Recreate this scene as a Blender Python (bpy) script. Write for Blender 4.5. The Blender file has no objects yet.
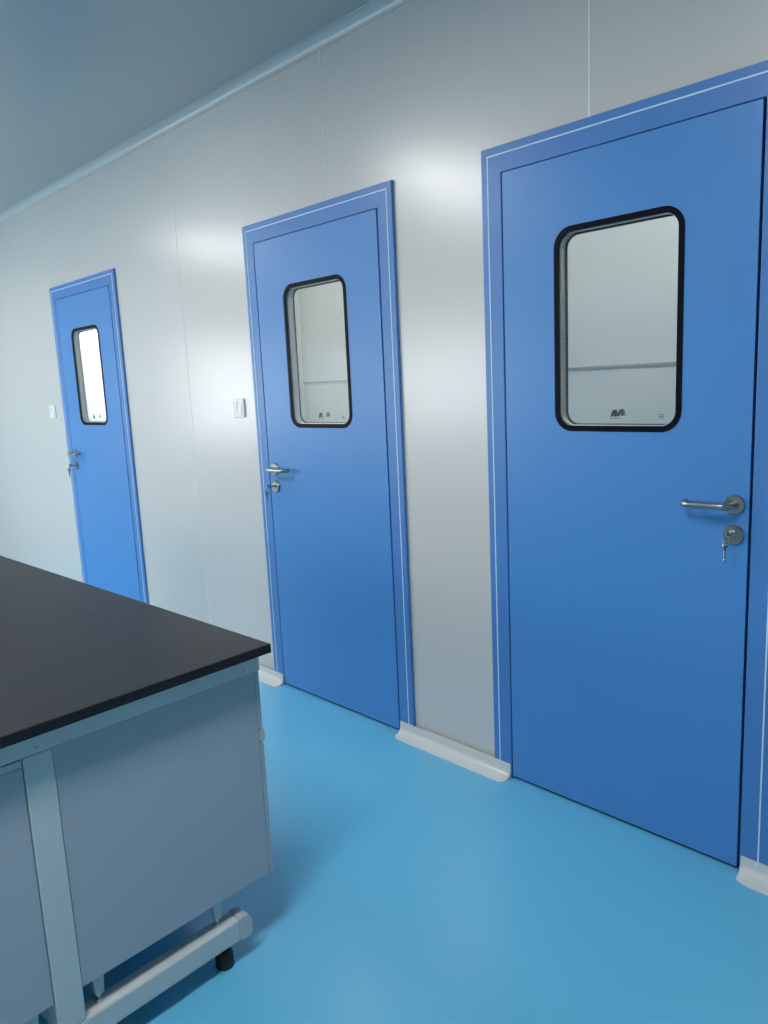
import bpy, bmesh, math
from mathutils import Vector, Matrix
PI = math.pi
C = bpy.context.scene.collection

# ------------------------------------------------------------------ helpers
def new_bm(): return bmesh.new()

def obj(name, bm, mat, parent=None, bevel=0.0, seg=2, smooth=False, loc=None):
    bmesh.ops.recalc_face_normals(bm, faces=bm.faces[:])
    me = bpy.data.meshes.new(name)
    bm.to_mesh(me); bm.free()
    if mat: me.materials.append(mat)
    o = bpy.data.objects.new(name, me); C.objects.link(o)
    if parent: o.parent = parent
    if loc: o.location = loc
    if smooth:
        for p in me.polygons: p.use_smooth = True
    if bevel:
        m = o.modifiers.new('bevel', 'BEVEL'); m.width = bevel; m.segments = seg
        m.limit_method = 'ANGLE'; m.angle_limit = math.radians(40)
        m.harden_normals = False
    return o

def smooth_by_angle(o, deg=35):
    """shade smooth, sharp edges where faces meet at a larger angle"""
    bm = bmesh.new(); bm.from_mesh(o.data)
    for f in bm.faces: f.smooth = True
    for e in bm.edges:
        if len(e.link_faces) == 2 and e.calc_face_angle(0) > math.radians(deg): e.smooth = False
    bm.to_mesh(o.data); bm.free()
    return o

def box(bm, x0, x1, y0, y1, z0, z1):
    v = [bm.verts.new((x, y, z)) for x in (x0, x1) for y in (y0, y1) for z in (z0, z1)]
    for q in ((0,1,3,2), (4,6,7,5), (0,4,5,1), (2,3,7,6), (0,2,6,4), (1,5,7,3)):
        bm.faces.new([v[i] for i in q])
    return bm

def rrect(x0, x1, z0, z1, r, n=10):
    pts = []
    for cx, cz, a0 in ((x1-r, z1-r, 0), (x0+r, z1-r, PI/2), (x0+r, z0+r, PI), (x1-r, z0+r, 1.5*PI)):
        for k in range(n+1):
            a = a0 + PI/2*k/n
            pts.append((cx + r*math.cos(a), cz + r*math.sin(a)))
    return pts

def circle(cx, cz, r, n=32):
    return [(cx + r*math.cos(2*PI*k/n), cz + r*math.sin(2*PI*k/n)) for k in range(n)]

def prism(bm, outer, holes, a, b, axis='y'):
    """flat shape with holes, extruded from a to b along an axis"""
    def P(u, v, w):
        return {'y': (u, w, v), 'x': (w, u, v), 'z': (u, v, w)}[axis]
    edges = []; start = []
    for loop in [outer] + list(holes):
        vs = [bm.verts.new(P(u, v, a)) for u, v in loop]; start += vs
        edges += [bm.edges.new((vs[i], vs[(i+1) % len(vs)])) for i in range(len(vs))]
    if holes:
        g = bmesh.ops.triangle_fill(bm, use_beauty=True, use_dissolve=False, edges=edges)
        faces = [f for f in g['geom'] if isinstance(f, bmesh.types.BMFace)]
    else:
        faces = [bm.faces.new(start)]
    g = bmesh.ops.extrude_face_region(bm, geom=faces)
    vv = [e for e in g['geom'] if isinstance(e, bmesh.types.BMVert)]
    d = {'y': (0, b-a, 0), 'x': (b-a, 0, 0), 'z': (0, 0, b-a)}[axis]
    bmesh.ops.translate(bm, verts=vv, vec=d)
    # make sure the start cap is kept
    if not any(f.is_valid for f in faces):
        pass
    return bm

def lathe(bm, prof, origin, axis, n=40):
    """profile of (radius, height) turned round an axis through origin"""
    ax = Vector(axis).normalized()
    u = ax.orthogonal().normalized(); w = ax.cross(u)
    rings = []
    for r, h in prof:
        c = Vector(origin) + ax*h
        if r < 1e-6: rings.append([bm.verts.new(c)])
        else: rings.append([bm.verts.new(c + (u*math.cos(2*PI*k/n) + w*math.sin(2*PI*k/n))*r) for k in range(n)])
    for A, B in zip(rings, rings[1:]):
        for k in range(n):
            a = [A[k % len(A)], A[(k+1) % n % len(A)]] if len(A) > 1 else [A[0]]
            b = [B[(k+1) % n], B[k]] if len(B) > 1 else [B[0]]
            if len(a) + len(b) > 2: bm.faces.new(a + b)
    return bm

def tube(bm, pts, r, n=16, cap=True):
    pts = [Vector(p) for p in pts]
    prev = None; rings = []
    for i, p in enumerate(pts):
        t = (pts[min(i+1, len(pts)-1)] - pts[max(i-1, 0)]).normalized()
        u = (prev - t*prev.dot(t)).normalized() if prev else t.orthogonal().normalized()
        prev = u; w = t.cross(u)
        rr = r[i] if isinstance(r, (list, tuple)) else r
        rings.append([bm.verts.new(p + (u*math.cos(2*PI*k/n) + w*math.sin(2*PI*k/n))*rr) for k in range(n)])
    for A, B in zip(rings, rings[1:]):
        for k in range(n): bm.faces.new((A[k], A[(k+1) % n], B[(k+1) % n], B[k]))
    if cap: bm.faces.new(rings[0][::-1]); bm.faces.new(rings[-1])
    return bm

def torus(bm, c, R, r, axis, n=32, m=10):
    ax = Vector(axis).normalized(); u = ax.orthogonal().normalized(); w = ax.cross(u)
    rings = []
    for k in range(n):
        d = u*math.cos(2*PI*k/n) + w*math.sin(2*PI*k/n)
        rings.append([bm.verts.new(Vector(c) + d*(R + r*math.cos(2*PI*j/m)) + ax*r*math.sin(2*PI*j/m)) for j in range(m)])
    for k in range(n):
        A, B = rings[k], rings[(k+1) % n]
        for j in range(m): bm.faces.new((A[j], A[(j+1) % m], B[(j+1) % m], B[j]))
    return bm

def empty(name, loc=(0,0,0), rz=0.0):
    o = bpy.data.objects.new(name, None); C.objects.link(o)
    o.location = loc; o.rotation_euler = (0, 0, rz); o.empty_display_size = .1
    return o

def tag(o, label=None, cat=None, group=None, kind=None):
    if label: o['label'] = label
    if cat: o['category'] = cat
    if group: o['group'] = group
    if kind: o['kind'] = kind
    return o

def struct(o, label, cat): return tag(o, label, cat, kind='structure')

def dup(o, parent=None):
    c = o.copy(); C.objects.link(c)
    if parent: c.parent = parent
    for ch in list(o.children): dup(ch, c)
    return c

# ------------------------------------------------------------------ materials
def mat(name, col, rough=.5, metal=0.0, spec=.5, coat=0.0, coat_rough=.1, var=0.0, scale=6.0, bump=0.0, bscale=40.0, rvar=0.0):
    m = bpy.data.materials.new(name); m.use_nodes = True
    nt = m.node_tree; b = nt.nodes['Principled BSDF']
    b.inputs['Base Color'].default_value = (*col, 1)
    b.inputs['Roughness'].default_value = rough
    b.inputs['Metallic'].default_value = metal
    b.inputs['Specular IOR Level'].default_value = spec
    b.inputs['Coat Weight'].default_value = coat
    b.inputs['Coat Roughness'].default_value = coat_rough
    tc = nt.nodes.new('ShaderNodeTexCoord')
    if var or rvar:
        no = nt.nodes.new('ShaderNodeTexNoise'); no.inputs['Scale'].default_value = scale; no.inputs['Detail'].default_value = 5
        nt.links.new(tc.outputs['Object'], no.inputs['Vector'])
        if var:
            mx = nt.nodes.new('ShaderNodeMix'); mx.data_type = 'RGBA'
            mx.inputs[6].default_value = (*[max(0, c*(1-var)) for c in col], 1)
            mx.inputs[7].default_value = (*[min(1, c*(1+var)) for c in col], 1)
            nt.links.new(no.outputs['Fac'], mx.inputs[0]); nt.links.new(mx.outputs[2], b.inputs['Base Color'])
        if rvar:
            mr = nt.nodes.new('ShaderNodeMapRange'); mr.inputs[3].default_value = rough-rvar; mr.inputs[4].default_value = rough+rvar
            nt.links.new(no.outputs['Fac'], mr.inputs[0]); nt.links.new(mr.outputs[0], b.inputs['Roughness'])
    if bump:
        n2 = nt.nodes.new('ShaderNodeTexNoise'); n2.inputs['Scale'].default_value = bscale; n2.inputs['Detail'].default_value = 3
        nt.links.new(tc.outputs['Object'], n2.inputs['Vector'])
        bp = nt.nodes.new('ShaderNodeBump'); bp.inputs['Strength'].default_value = bump; bp.inputs['Distance'].default_value = .01
        nt.links.new(n2.outputs['Fac'], bp.inputs['Height']); nt.links.new(bp.outputs[0], b.inputs['Normal'])
    return m

def glass_mat(name, tint=(.97, .985, .98), ior=1.5):
    """thin pane: clear, with Fresnel reflection"""
    m = bpy.data.materials.new(name); m.use_nodes = True
    nt = m.node_tree; nt.nodes.remove(nt.nodes['Principled BSDF'])
    out = nt.nodes['Material Output']
    tr = nt.nodes.new('ShaderNodeBsdfTransparent'); tr.inputs[0].default_value = (*tint, 1)
    gl = nt.nodes.new('ShaderNodeBsdfGlossy'); gl.inputs['Roughness'].default_value = .02
    fr = nt.nodes.new('ShaderNodeFresnel')
    ge = nt.nodes.new('ShaderNodeNewGeometry'); mr = nt.nodes.new('ShaderNodeMapRange')   # same reflection from both faces of the thin pane
    mr.inputs[3].default_value = ior; mr.inputs[4].default_value = 1/ior
    nt.links.new(ge.outputs['Backfacing'], mr.inputs[0]); nt.links.new(mr.outputs[0], fr.inputs[0])
    mx = nt.nodes.new('ShaderNodeMixShader')
    nt.links.new(fr.outputs[0], mx.inputs[0]); nt.links.new(tr.outputs[0], mx.inputs[1]); nt.links.new(gl.outputs[0], mx.inputs[2])
    nt.links.new(mx.outputs[0], out.inputs[0])
    return m

def emit_mat(name, col, s):
    m = bpy.data.materials.new(name); m.use_nodes = True
    nt = m.node_tree; nt.nodes.remove(nt.nodes['Principled BSDF'])
    e = nt.nodes.new('ShaderNodeEmission'); e.inputs[0].default_value = (*col, 1); e.inputs[1].default_value = s
    nt.links.new(e.outputs[0], nt.nodes['Material Output'].inputs[0])
    return m

LAMP = 33.0
M = {}
M['wall']   = mat('wall_panel', (.59, .59, .57), .26, spec=.85, var=.012, scale=1.2, bump=.012, bscale=3.0, rvar=.02)
M['ceil']   = mat('ceiling_panel', (.42, .45, .44), .32, spec=.5, var=.02, scale=1.0)
M['alu']    = mat('cove_aluminium', (.53, .565, .57), .30, spec=.6)
M['joint']  = mat('joint_sealant', (.86, .86, .86), .5)
M['floor']  = mat('blue_epoxy', (.130, .50, .76), .30, spec=.5, coat=.12, coat_rough=.2, var=.04, scale=1.3, bump=.01, bscale=5.0)
M['blue']   = mat('blue_paint', (.070, .255, .60), .34, spec=.5, var=.02, scale=2.0)
M['bluef']  = mat('blue_frame_paint', (.068, .220, .54), .36, spec=.5, var=.02, scale=2.0)
M['line']   = mat('white_line', (.62, .78, .95), .4)
M['gap']    = mat('dark_rubber', (.006, .010, .05), .7)
M['black']  = mat('black_print', (.003, .004, .012), .4, spec=.08)
M['black2'] = mat('black_sealant', (.006, .007, .012), .45)
M['glass']  = glass_mat('clear_glass')
M['steel']  = mat('brushed_steel', (.40, .40, .38), .28, metal=1.0, var=.08, scale=60)
M['brass']  = mat('key_metal', (.48, .47, .42), .30, metal=1.0)
M['dark']   = mat('dark_slot', (.02, .02, .02), .5)
M['pvc']    = mat('white_pvc', (.62, .66, .66), .28, spec=.5, coat=.2)
M['plastic']= mat('white_plastic', (.86, .86, .85), .35)
M['top']    = mat('black_resin', (.010, .010, .014), .40, spec=.34, var=.10, scale=9, rvar=.03)
M['frame']  = mat('light_grey_paint', (.56, .62, .635), .38, var=.015)
M['cab']    = mat('blue_grey_laminate', (.40, .445, .51), .42, var=.02, scale=2.0)
M['cabd']   = mat('grey_edge_laminate', (.42, .47, .51), .42)
M['grip']   = mat('grey_grip_plastic', (.46, .51, .53), .4)
M['rubber'] = mat('black_rubber', (.012, .012, .013), .6)
M['zinc']   = mat('zinc', (.50, .52, .54), .35, metal=1.0)
M['bracket']= mat('grey_bracket_plastic', (.50, .55, .58), .4)
M['back']   = mat('far_wall_panel', (.70, .72, .70), .45, var=.01)
M['rail']   = mat('far_wall_rail', (.36, .39, .39), .4)
M['print']  = mat('black_logo_print', (.02, .025, .03), .4)
M['print2'] = mat('grey_logo_print', (.05, .055, .06), .4)
M['lamp']   = emit_mat('lamp_diffuser', (1.0, .985, .95), LAMP)
M['room_fill']  = emit_mat('added_fill_panel', (1.0, .98, .95), 15.0)  # fill light added behind the two nearer doors
M['bright_fill']  = emit_mat('added_bright_fill_panel', (1.0, .95, .92), 62.0)  # stronger fill light added behind the farthest door
M['white']  = mat('white_frame_metal', (.8, .8, .8), .4)

def spacer_mat(name, ca, cb):
    m = mat(name, ca, .35, metal=.4)
    nt = m.node_tree; b = nt.nodes['Principled BSDF']
    g = nt.nodes.new('ShaderNodeNewGeometry'); sx = nt.nodes.new('ShaderNodeSeparateXYZ')
    nt.links.new(g.outputs['Position'], sx.inputs[0])
    mu = nt.nodes.new('ShaderNodeMath'); mu.operation = 'MULTIPLY'; mu.inputs[1].default_value = 2*PI/.0075
    si = nt.nodes.new('ShaderNodeMath'); si.operation = 'SINE'
    gt = nt.nodes.new('ShaderNodeMath'); gt.operation = 'GREATER_THAN'; gt.inputs[1].default_value = .45
    mx = nt.nodes.new('ShaderNodeMix'); mx.data_type = 'RGBA'
    mx.inputs[6].default_value = (*ca, 1); mx.inputs[7].default_value = (*cb, 1)
    nt.links.new(sx.outputs[2], mu.inputs[0]); nt.links.new(mu.outputs[0], si.inputs[0]); nt.links.new(si.outputs[0], gt.inputs[0])
    nt.links.new(gt.outputs[0], mx.inputs[0]); nt.links.new(mx.outputs[2], b.inputs['Base Color'])
    return m
M['spacer'] = spacer_mat('perforated_spacer', (.60, .61, .62), (.48, .49, .50))
M['lip'] = spacer_mat('perforated_lip', (.72, .74, .74), (.22, .23, .24))

# ------------------------------------------------------------------ the room
XL, XR, YB, ZC = -7.2, 2.4, -5.0, 2.668
DX = (-5.0640, -2.8785, -1.5570)          # left edges of the three door frames
DW, DH = .9234, 2.0958                      # frame width and height
FW = .0757                               # width of the frame's face
WT = .05                                 # wall thickness

b = box(new_bm(), XL-2.2, XR+.1, YB-.1, 1.35, -.1, 0)
struct(obj('floor', b, M['floor']), 'glossy light blue epoxy floor', 'floor')
b = box(new_bm(), XL-2.2, XR+.1, YB-.1, 1.35, ZC, ZC+.1)
struct(obj('ceiling', b, M['ceil']), 'grey blue panelled ceiling', 'ceiling')

out = [(XL-2, 0)]
for x in DX: out += [(x, 0), (x, DH), (x+DW, DH), (x+DW, 0)]
out += [(XR, 0), (XR, ZC), (XL-2, ZC)]
wall = struct(obj('wall_back', prism(new_bm(), out, [], 0, WT), M['wall']), 'long pale grey metal panel wall holding the three blue doors', 'wall')
for x, z0 in ((-1.183, DH), (-2.31, DH), (-3.457, 0), (-.048, 0), (1.087, 0), (-6.86, 0)):
    jw = .0022 if x == -1.183 else .0012
    obj('panel_joint', box(new_bm(), x-jw, x+jw, -.0012, .002, z0, 2.635), M['joint'], wall)

# right wall, rear wall, end wall with a window each for daylight
struct(obj('wall_right', box(new_bm(), XR, XR+.1, YB, 0, 0, ZC), M['wall']), 'pale grey panel wall at the right end of the room', 'wall')

def window_wall(name, axis, at, u0, u1, wins, label):
    holes = [[(a, z0), (c, z0), (c, z1), (a, z1)] for a, c, z0, z1 in wins]
    return struct(obj(name, prism(new_bm(), [(u0, 0), (u1, 0), (u1, ZC), (u0, ZC)], holes, at, at-.1, axis), M['wall']), label, 'wall')

WIN_L = [(-3.5, -2.3, .85, 1.95)]
WIN_F = [(-7.0, -4.9, .85, 1.95)]
window_wall('wall_left', 'x', XL, YB, 0, WIN_L, 'pale grey end wall with a wide window')
window_wall('wall_front', 'y', YB, XL, XR, WIN_F, 'pale grey wall opposite the doors with a wide window')

def window(name, axis, at, w, label):
    a, c, z0, z1 = w
    r = empty(name, (0, 0, 0)); struct(r, label, 'window')
    t = .05; n = 3; holes = []
    for k in range(n):
        h0 = a+t + (c-a-t)*k/n; h1 = a + (c-a-t)*(k+1)/n
        holes.append([(h0, z0+t), (h1, z0+t), (h1, z1-t), (h0, z1-t)])
    obj('window_frame', prism(new_bm(), [(a, z0), (c, z0), (c, z1), (a, z1)], holes, at-.02, at-.07, axis), M['white'], r)
    for h in holes:
        obj('window_pane', prism(new_bm(), h, [], at-.04, at-.046, axis), M['glass'], r)
    return r
window('window_1', 'x', XL, WIN_L[0], 'wide white framed window in the left end wall')
window('window_2', 'y', YB, WIN_F[0], 'wide white framed window in the wall opposite the doors')

# ceiling cove: concave aluminium strip between wall and ceiling
def cove_profile(r, n=10, lip=.004):
    return [(-r + r*math.sin(PI/2*k/n), -r + r*math.cos(PI/2*k/n)) for k in range(n+1)]
def sweep_x(bm, prof, x0, x1):
    A = [bm.verts.new((x0, y, z)) for y, z in prof]; B = [bm.verts.new((x1, y, z)) for y, z in prof]
    n = len(prof)
    for k in range(n): bm.faces.new((A[k], A[(k+1) % n], B[(k+1) % n], B[k]))
    bm.faces.new(A[::-1]); bm.faces.new(B)
    return bm
r = .034
prof = [(0, ZC), (0, ZC-r-.004), (-.003, ZC-r-.004), (-.003, ZC-r)]
prof += [(-.003-r*(1-math.cos(PI/2*k/8)), ZC-r+(r-.003)*math.sin(PI/2*k/8)) for k in range(1, 9)]
prof += [(-.003-r-.005, ZC-.003), (-.003-r-.005, ZC)]
o = obj('trim_1', sweep_x(new_bm(), prof, XL, XR), M['alu']); smooth_by_angle(o, 40)
struct(o, 'concave aluminium strip between the door wall and the ceiling', 'trim')

# floor cove pieces (white), between the door leaves; ends rounded on the floor side
def floor_cove(name, x0, x1, label, round0=True, round1=True):
    h, d = .052, .062
    bm = new_bm(); n = 10
    sec = [(-.013-.003, h), (-.013-.004, .030)]          # plate face, then the concave sweep
    cz = .030
    for k in range(1, n+1):
        a = PI/2*k/n
        sec.append((-.017-(d-.019)*(1-math.cos(a)), cz - (cz-.004)*math.sin(a)))
    sec += [(-d-.002, .003), (-d-.003, 0.0)]
    # stations along x: near the ends the reach into the room shrinks to a round corner
    R = .045; xs = []
    for k in range(9): xs.append((x0 + R*(1-math.cos(PI/2*k/8)), math.sin(PI/2*k/8) if round0 else 1))
    for k in range(8, -1, -1): xs.append((x1 - R*(1-math.cos(PI/2*k/8)), math.sin(PI/2*k/8) if round1 else 1))
    rings = []
    for x, f in xs:
        f = .55 + .45*f
        ring = [bm.verts.new((x, -.0125, h)), ]
        for y, z in sec:
            yy = -.016 + (y+.016)*f
            ring.append(bm.verts.new((x, yy, z)))
        ring.append(bm.verts.new((x, -.0125, 0.0)))
        rings.append(ring)
    for A, B in zip(rings, rings[1:]):
        for k in range(len(A)): bm.faces.new((A[k], A[(k+1) % len(A)], B[(k+1) % len(A)], B[k]))
    bm.faces.new(rings[0][::-1]); bm.faces.new(rings[-1])
    o = obj(name, bm, M['pvc']); smooth_by_angle(o, 30)
    return struct(o, label, 'baseboard')
lx = lambda i: DX[i]+FW; rx = lambda i: DX[i]+DW-FW
floor_cove('baseboard_left', XL, lx(0)-.004, 'white coved skirting left of the farthest blue door', False, True)
floor_cove('baseboard_back', rx(0)+.004, lx(1)-.003, 'white coved skirting between the farthest and the middle blue door')
floor_cove('baseboard_middle', rx(1)+.004, lx(2)-.003, 'white coved skirting between the middle and the nearest blue door')
o = floor_cove('baseboard_right', rx(2)+.006, XR, 'white coved skirting right of the nearest blue door', True, False)
obj('seam_strip', box(new_bm(), rx(2)+.045, rx(2)+.048, -.0175, -.0165, .03, .0522), M['plastic'], o)

# ------------------------------------------------------------------ doors
WX0, WX1, WZ0, WZ1 = .2640, .6590, 1.2239, 1.8174     # window outline inside a door

def inset(d, r=.058): return rrect(WX0+d, WX1-d, WZ0+d, WZ1-d, r-d)

def logo_bm(y, cx, cz, w, h):
    bm = new_bm()
    def poly(p): prism(bm, [(cx + (u-.5)*w, cz + v*h) for u, v in p], [], y-.0006, y)
    poly([(0, 0), (.32, 0), (.56, .95), (.30, .95)])       # left slope
    poly([(.58, 1.0), (.70, 1.0), (.86, 0), (.42, 0), (.40, .12)])
    poly([(.74, .95), (.82, .95), (1.06, 0), (.93, 0)])     # right slope stripe
    return bm
def dashes_bm(y, cx, cz, w, h, n):
    bm = new_bm(); s = w/n
    for k in range(n):
        x = cx - w/2 + s*k
        box(bm, x, x+s*(.55 + .25*((k*7) % 3 == 0)), y-.0005, y, cz, cz+h)
    return bm

def make_door(name, loc, hand, label):
    """hand = +1: handle on the right, -1: handle on the left"""
    d = empty(name, loc); struct(d, label, 'door')
    W, H, F = DW, DH, FW
    U = lambda a, top: [(a, 0), (a, top), (W-a, top), (W-a, 0)]
    yf = -.012
    e = -.005                            # leaf nearly flush with its frame
    def ushape(a, ta, c, tc): return [(a, 0), (a, ta), (W-a, ta), (W-a, 0), (W-c, 0), (W-c, tc), (c, tc), (c, 0)]
    obj('door_frame', prism(new_bm(), ushape(0, H, F-.001, H-F-.004), [], yf, WT), M['bluef'], d, bevel=.0022)
    obj('frame_line', prism(new_bm(), ushape(.0235, H-.0235, .0275, H-.0275), [], yf-.0012, yf+.004), M['line'], d)
    # dark rebate behind the joint between leaf and frame
    obj('door_seal', prism(new_bm(), ushape(F-.004, H-F-.001, F+.02, H-F-.03), [], .012, .03), M['gap'], d)
    x0, x1, z0, z1 = F+.0048, W-F-.0062, .012, H-F-.0068
    leaf = obj('door_leaf', prism(new_bm(), [(x0, z0), (x1, z0), (x1, z1), (x0, z1)], [inset(.009)], e-.007, e+.037), M['blue'], d)
    obj('bottom_seal', box(new_bm(), x0+.002, x1-.002, -.001, .030, .001, z0+.004), M['gap'], d)
    # double glazed vision panel
    obj('window_border', prism(new_bm(), inset(0), [inset(.0165)], e-.0088, e-.0066), M['black'], d)
    obj('spacer_bar', prism(new_bm(), inset(.0095), [inset(.0145)], e+.0005, e+.0325), M['spacer'], d)
    obj('spacer_lip', prism(new_bm(), inset(.0145), [inset(.0195)], e+.0005, e+.0025), M['lip'], d)
    obj('inner_border', prism(new_bm(), inset(.0095), [inset(.0205)], e+.0326, e+.0342), M['black2'], d)
    obj('window_pane', prism(new_bm(), inset(.0095), [], e-.0055, e-.0005), M['glass'], d)
    obj('window_pane', prism(new_bm(), inset(.0095), [], e+.0345, e+.0390), M['glass'], d)
    cx = (WX0+WX1)/2
    lg = obj('pane_logo', logo_bm(e-.0058, cx, 1.2675, .0260, .0195), M['print'], d)
    obj('logo_caption', dashes_bm(e-.0058, cx+.004, 1.2615, .038, .0022, 9), M['print2'], lg)
    obj('pane_logo', logo_bm(e+.0340, cx, 1.2675, .0260, .0195), M['print2'], d)
    mk = new_bm()
    for k in range(3): box(mk, WX1-.064, WX1-.050, e-.0063, e-.0058, 1.262+.0045*k, 1.2638+.0045*k)
    obj('pane_mark', mk, M['print2'], d)
    # lever handle and lock
    hx = (W-F-.042) if hand > 0 else F+.046
    s = -hand
    hz, kz, yl = 1.038, .958, e-.007
    hd = obj('lever_handle', lathe(new_bm(), [(0, 0), (.0265, 0), (.0265, .006), (.0245, .0085), (.0, .0085)], (hx, yl, hz), (0, -1, 0), 48), M['steel'], d)
    smooth_by_angle(hd, 30)
    pts = [(hx, yl-.006, hz), (hx, yl-.030, hz)]
    for k in range(1, 8):
        a = PI/2*k/8
        pts.append((hx + s*.020*(1-math.cos(a)), yl-.030-.020*math.sin(a), hz))
    pts += [(hx + s*.020, yl-.050, hz), (hx + s*.060, yl-.051, hz), (hx + s*.104, yl-.050, hz)]
    for k in range(1, 7):
        a = PI/2*k/6
        pts.append((hx + s*(.104+.016*math.sin(a)), yl-.050+.016*(1-math.cos(a)), hz))
    pts.append((hx + s*.120, yl-.018, hz))
    lv = obj('lever', tube(new_bm(), pts, .0092, 20), M['steel'], hd); smooth_by_angle(lv, 50)
    lk = obj('lock_plate', lathe(new_bm(), [(0, 0), (.0265, 0), (.0265, .006), (.0245, .0085), (.0, .0085)], (hx, yl, kz), (0, -1, 0), 48), M['steel'], d)
    smooth_by_angle(lk, 30)
    cy = obj('lock_cylinder', prism(new_bm(), circle(hx, kz+.004, .0085, 28), [], yl-.0125, yl-.008), M['zinc'], lk, bevel=.0008)
    obj('keyhole', box(new_bm(), hx-.0012, hx+.0012, yl-.0130, yl-.0120, kz-.003, kz+.011), M['dark'], cy)
    return d

make_door('door_1', (DX[0], 0, 0), -1, 'farthest blue metal door, partly hidden by the black bench top')
make_door('door_2', (DX[1], 0, 0), -1, 'middle blue metal door with its handle on the left')
make_door('door_3', (DX[2], 0, 0), +1, 'nearest and largest blue metal door with its handle on the right')

# keys in the locks
def key_outline():
    pts = []
    for k in range(21):                       # bow, open towards the blade
        a = math.radians(-62 + 304*k/20)
        pts.append((.0105*math.cos(a), .0105*math.sin(a)))
    pts += [(-.0038, -.012), (-.0038, -.030), (-.0022, -.0335), (-.0036, -.037), (-.0018, -.040), (0, -.043),
            (.0026, -.040), (.0036, -.036), (.0036, -.012)]
    return pts
def make_keys():
    r = empty('key_set')
    # the key in the lock lies along y: bow towards the room, blade in the cylinder
    bm = prism(new_bm(), key_outline(), [circle(0, .004, .0028, 16)], -.0011, .0011)
    bmesh.ops.rotate(bm, verts=bm.verts[:], cent=(0,0,0), matrix=Matrix.Rotation(PI/2, 3, 'Y'))   # upright
    bmesh.ops.rotate(bm, verts=bm.verts[:], cent=(0,0,0), matrix=Matrix.Rotation(PI/2, 3, 'Z') @ Matrix.Rotation(0, 3, 'X'))
    bm.free()
    # built straight in the plane x = const: u along y (room side negative), v along z
    pts = [(-(.030 + v), u) for u, v in key_outline()]
    bm = prism(new_bm(), pts, [circle(-.034, 0, .0028, 16)], -.0011, .0011, 'x')
    obj('key', bm, M['brass'], r, bevel=.0004)
    ring = obj('ring', torus(new_bm(), (0, -.0395, -.0095), .0105, .0009, (.25, 1, 0), 28, 8), M['brass'], r)
    for p in ring.data.polygons: p.use_smooth = True
    # second key hanging from the ring
    bm = prism(new_bm(), key_outline(), [circle(0, .0045, .0026, 16)], -.0015, .0015, 'y')
    bmesh.ops.rotate(bm, verts=bm.verts[:], cent=(0,0,0), matrix=Matrix.Rotation(math.radians(80), 3, 'Z') @ Matrix.Rotation(math.radians(4), 3, 'Y'))
    bmesh.ops.translate(bm, verts=bm.verts[:], vec=(-.001, -.0405, -.0255))
    obj('key', bm, M['brass'], r, bevel=.0004)
    return r
k0 = make_keys()
spots = [(DX[2]+DW-FW-.042, 'keys hanging from the lock of the nearest blue door'),
         (DX[1]+FW+.046, 'keys hanging from the lock of the middle blue door'),
         (DX[0]+FW+.046, 'keys hanging from the lock of the farthest blue door')]
for i, (x, lab) in enumerate(spots):
    k = k0 if i == 0 else dup(k0)
    k.location = (x, -.0245, .962)
    tag(k, lab, 'keys', 'keys in the door locks')

# light switches
def make_switch():
    r = empty('light_switch')
    obj('switch_plate', box(new_bm(), -.045, .045, -.009, -.0002, -.043, .043), M['plastic'], r, bevel=.003)
    for x0, x1, tilt in ((-.031, -.002, 5), (.002, .031, -5)):
        bm = box(new_bm(), x0, x1, -.012, -.0095, -.031, .031)
        bmesh.ops.rotate(bm, verts=bm.verts[:], cent=(0, -.0095, 0), matrix=Matrix.Rotation(math.radians(tilt), 3, 'X'))
        obj('rocker', bm, M['plastic'], r, bevel=.001)
    return r
s0 = make_switch()
for i, (x, z, lab) in enumerate(((-3.018, 1.3115, 'white light switch on the wall left of the middle blue door'),
                                 (-5.26, 1.308, 'white light switch on the wall left of the farthest blue door'))):
    s = s0 if i == 0 else dup(s0)
    s.location = (x, 0, z); tag(s, lab, 'light switch', 'wall light switches')

# ------------------------------------------------------------------ rooms behind the doors
YR = 1.20
PX = -4.03
b = new_bm(); box(b, PX, XR, YR, YR+.1, 0, ZC)
wf = struct(obj('wall_far', b, M['back']), 'white panel wall seen through the windows of the two nearer doors', 'wall')
obj('wall_rail', box(new_bm(), PX, XR, YR-.006, YR, 1.419, 1.428), M['rail'], wf)
b = new_bm(); box(b, XL-2, PX-.08, YR, YR+.1, 0, ZC)
wf2 = struct(obj('wall_tiled', b, M['back']), 'brightly lit white wall seen through the window of the farthest door', 'wall')
for k in range(9):
    obj('tile_joint', box(new_bm(), XL-2, PX-.08, YR-.002, YR, .24*k+.13, .24*k+.137), M['rail'], wf2)
struct(obj('wall_partition', box(new_bm(), PX-.08, PX, WT, YR, 0, ZC), M['back']), 'white partition between the rooms behind the doors', 'wall')
for nm, x in (('wall_end', XL-2.1), ('wall_side', XR)):
    struct(obj(nm, box(new_bm(), x, x+.1, 0, YR, 0, ZC), M['back']), 'white end wall of the room behind the doors, ' + ('left' if x < 0 else 'right') + ' end', 'wall')

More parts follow.
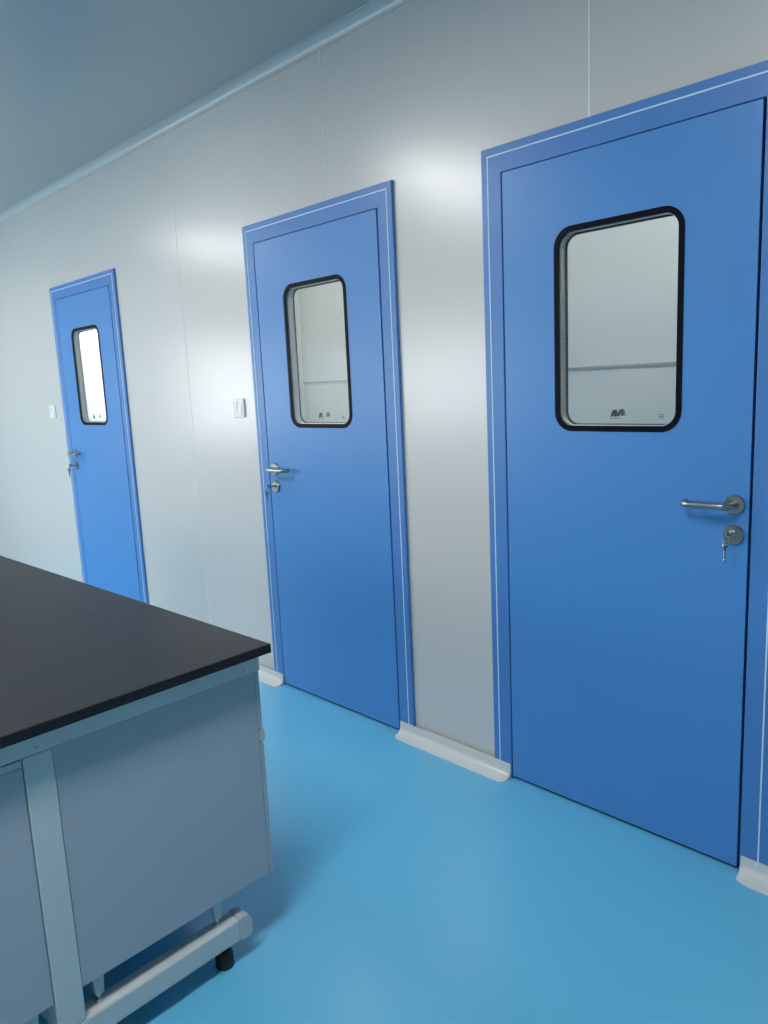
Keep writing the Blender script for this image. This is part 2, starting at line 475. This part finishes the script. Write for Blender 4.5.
# ------------------------------------------------------------------ ceiling lights, and fill panels added behind the doors
def ceiling_light(x, y, m, lab, w=.60, d=.60):
    r = empty('ceiling_light', (x, y, ZC))
    t = .02
    rect = lambda a, c: [(-a, -c), (a, -c), (a, c), (-a, c)]
    obj('light_frame', prism(new_bm(), rect(w/2, d/2), [rect(w/2-t, d/2-t)], -.012, -.0003, 'z'), M['white'], r)
    obj('diffuser', prism(new_bm(), rect(w/2-t, d/2-t), [], -.009, -.002, 'z'), m, r)
    tag(r, lab, 'ceiling light', 'flat ceiling light panels')
for x, n in ((-.85, 'nearest'), (-3.28, 'middle'), (-5.85, 'farthest')):
    ceiling_light(x, -2.05, M['lamp'], f'long flat ceiling light over the aisle, in front of the {n} blue door', .36, 1.2)
for x, n in ((-1.0, 'nearest'), (-3.0, 'middle')):
    ceiling_light(x, .62, M['room_fill'], f'added fill light panel in the room behind the {n} blue door', 1.2, .3)  # unseen panels added to brighten the view through the nearer door windows
ceiling_light(-7.0, .62, M['bright_fill'], 'added fill light panel in the bright room behind the farthest door', 2.0, .3)  # unseen panel added to turn the farthest door's window almost white

# ------------------------------------------------------------------ lab bench
BX, BY, BR = -1.4255, -1.0274, .032
BL, BW = 3.0, 1.078
T0, T1 = .7735, .796
b = box(new_bm(), -BL, 0, -BW, 0, T0, T1)
wt = obj('worktop', b, M['top'], bevel=.002); wt.location = (BX, BY, 0); wt.rotation_euler = (0, 0, BR)
tag(wt, 'black resin worktop on the light grey bench frame', 'worktop')

fr = empty('bench_frame', (BX, BY, 0), BR)
tag(fr, 'light grey metal bench frame with centre post and foot bar under black worktop', 'bench frame')
E0 = -.04                                  # front face of the end frame
def rounded_bar(y0, y1, z0, z1, x0, x1): return box(new_bm(), x0, x1, y0, y1, z0, z1)
YC = -BW/2
PYH = .028
for i, ex in enumerate((E0, -BL+.04+.058)):
    x0, x1 = ex-.058, ex
    obj('top_beam', box(new_bm(), x0, x1, -BW+.012, -.009, .7225, T0-.0005), M['frame'], fr, bevel=.003)
    obj('post', box(new_bm(), x0, x1, YC-PYH, YC+PYH, .1192, .722), M['frame'], fr, bevel=.002)
    fb = obj('foot_bar', box(new_bm(), x0+.012, x1, -BW+.125, -.125, .061, .119), M['frame'], fr, bevel=.006, seg=3)
    for sgn in (1, -1):                    # rounded plastic caps on the bar's ends
        bm = new_bm(); n = 8
        ya = -.126 if sgn > 0 else -BW+.126
        pr = [(0, .0595), (0, .1205), (.010, .1215), (.018, .1195)]
        pr += [(.018+.019*math.sin(PI/2*k/n), .092+.0275*math.cos(PI/2*k/n)) for k in range(1, n+1)]
        pr += [(.037, .068), (.033, .061), (.028, .0595)]
        prism(bm, [(ya + sgn*u, v) for u, v in pr], [], x0+.0105, x1+.0015, 'x')
        cp = obj('end_cap', bm, M['bracket'], fb, bevel=.003); 
    for yy in (-.160, -BW+.160):           # black levelling feet
        bm = lathe(new_bm(), [(0, 0), (.020, 0), (.0225, .004), (.0215, .034), (.016, .044), (.010, .046), (.010, .061), (0, .061)], ((x0+x1)/2+.001, yy, 0), (0, 0, 1), 32)
        smooth_by_angle(obj('levelling_foot', bm, M['rubber'], fr), 40)
    for yy in (-.056, YC):                 # screw heads
        bm = lathe(new_bm(), [(0, 0), (.0035, 0), (.003, .0016), (0, .002)], (ex, yy, .735), (1, 0, 0), 20)
        obj('screw', bm, M['zinc'], fr)
for yy in (-.045, -BW+.045-.03):
    obj('side_rail', box(new_bm(), -BL+.10, E0-.06, yy, yy+.03, .735, T0-.001), M['frame'], fr)
obj('side_rail', box(new_bm(), -BL+.10, E0-.06, YC-.015, YC+.015, .075, .105), M['frame'], fr)

def cabinet(side, label):
    """side = +1 towards the doors, -1 on the near side of the centre post"""
    r = empty('base_cabinet', (BX, BY, 0), BR)
    tag(r, label, 'cabinet', 'cabinets hung in the bench frame')
    yi = YC + side*(PYH+.0015)             # inner end at the post
    yo = (-.0245 if side > 0 else -BW+.0245) # carcass front
    z0, z1 = .190, .7215
    xe = E0-.004
    L = BL-.10
    a, c = min(yi, yo), max(yi, yo)
    if side > 0:
        obj('side_panel', box(new_bm(), xe-.018, xe, a, c, z0, z1), M['cab'], r, bevel=.001)
    else:
        obj('side_panel', box(new_bm(), xe-.018, xe, a, c, z0, z1-.018), M['cab'], r, bevel=.001)
        obj('top_strip', box(new_bm(), xe-.018, xe+.001, a, c, z1-.0165, z1-.002), M['grip'], r, bevel=.001)
    obj('side_panel', box(new_bm(), xe-L, xe-L+.018, a, c, z0, z1), M['cab'], r)
    obj('carcass', box(new_bm(), xe-L+.0182, xe-.0182, a+.001, c-.001, z0+.004, z1-.002), M['cab'], r)
    n = 4; step = L/n
    y0, y1 = (yo+.0015, yo+.0145) if side > 0 else (yo-.0145, yo-.0015)
    for k in range(n):
        xa, xb = xe-step*(k+1)+.0015, xe-step*k-.0015
        dr = obj('drawer', box(new_bm(), xa, xb, y0, y1, .574, .7215), M['cabd'], r, bevel=.0012)
        dd = obj('cabinet_door', box(new_bm(), xa, xb, y0, y1, z0-.004, .538), M['cabd'], r, bevel=.0012)
        g0, g1 = (y0, y1+.0055) if side > 0 else (y0-.0055, y1)
        obj('grip_strip', box(new_bm(), xa, xb, g0, g1, .540, .5685), M['grip'], dd, bevel=.002)
    # brackets standing on the foot bar
    for yy in ((-.172, -.470) if side > 0 else (-BW+.172, -BW+.470)):
        bm = new_bm()
        prism(bm, [(yy-.014, z0), (yy+.014, z0), (yy+.009, .138), (yy-.009, .138)], [], E0-.036, E0-.018, 'x')
        br = obj('bracket', bm, M['bracket'], r, bevel=.0015)
        bm = lathe(new_bm(), [(0, 0), (.008, 0), (.008, .006), (.0045, .007), (.0045, .024), (0, .024)], (E0-.027, yy, .1192), (0, 0, 1), 20)
        obj('bolt', bm, M['zinc'], br)
    return r
cabinet(+1, 'blue grey cabinet in the bench frame, between the centre post and the doors')
cabinet(-1, 'blue grey cabinet in the bench frame, left of the centre post')

# ------------------------------------------------------------------ light
def area(name, loc, rot, sx, sy, power, col):
    l = bpy.data.lights.new(name, 'AREA'); l.shape = 'RECTANGLE'; l.size = sx; l.size_y = sy; l.energy = power; l.color = col
    o = bpy.data.objects.new(name, l); C.objects.link(o); o.location = loc; o.rotation_euler = rot
    return o
# daylight coming in through the two windows
w = WIN_L[0]
area('daylight', (XL+.01, (w[0]+w[1])/2, (w[2]+w[3])/2), (0, -PI/2, 0), w[3]-w[2]-.1, w[1]-w[0]-.1, 26, (.93, .97, 1.0))
w = WIN_F[0]
area('daylight', ((w[0]+w[1])/2, YB+.01, (w[2]+w[3])/2), (PI/2, 0, 0), w[1]-w[0]-.1, w[3]-w[2]-.1, 48, (.93, .97, 1.0))

wd = bpy.data.worlds.new('sky'); bpy.context.scene.world = wd; wd.use_nodes = True
nt = wd.node_tree; bg = nt.nodes['Background']
bg.inputs[0].default_value = (.75, .86, 1.0, 1); bg.inputs[1].default_value = 1.2

# ------------------------------------------------------------------ camera
F, YAW, PITCH, ROLL = 752.78, .80096, -.16777, -.04671
cam = bpy.data.cameras.new('camera'); co = bpy.data.objects.new('camera', cam); C.objects.link(co)
cam.sensor_fit = 'VERTICAL'; cam.sensor_height = 36; cam.lens = F*36/1024
cam.clip_start = .02
fw = Vector((math.sin(-YAW)*math.cos(PITCH), math.cos(YAW)*math.cos(PITCH), math.sin(PITCH)))
rt = fw.cross(Vector((0, 0, 1))).normalized(); up = rt.cross(fw)
c, s = math.cos(ROLL), math.sin(ROLL)
R = rt*c + up*s; U = -rt*s + up*c
mw = Matrix((( R.x, U.x, -fw.x, 0), (R.y, U.y, -fw.y, -2.0159), (R.z, U.z, -fw.z, 1.3894), (0, 0, 0, 1)))
co.matrix_world = mw
sc = bpy.context.scene
sc.camera = co
sc.view_settings.view_transform = 'Standard'; sc.view_settings.look = 'None'
sc.view_settings.gamma = 1.0; sc.view_settings.use_curve_mapping = False
sc.view_settings.exposure = 0.11
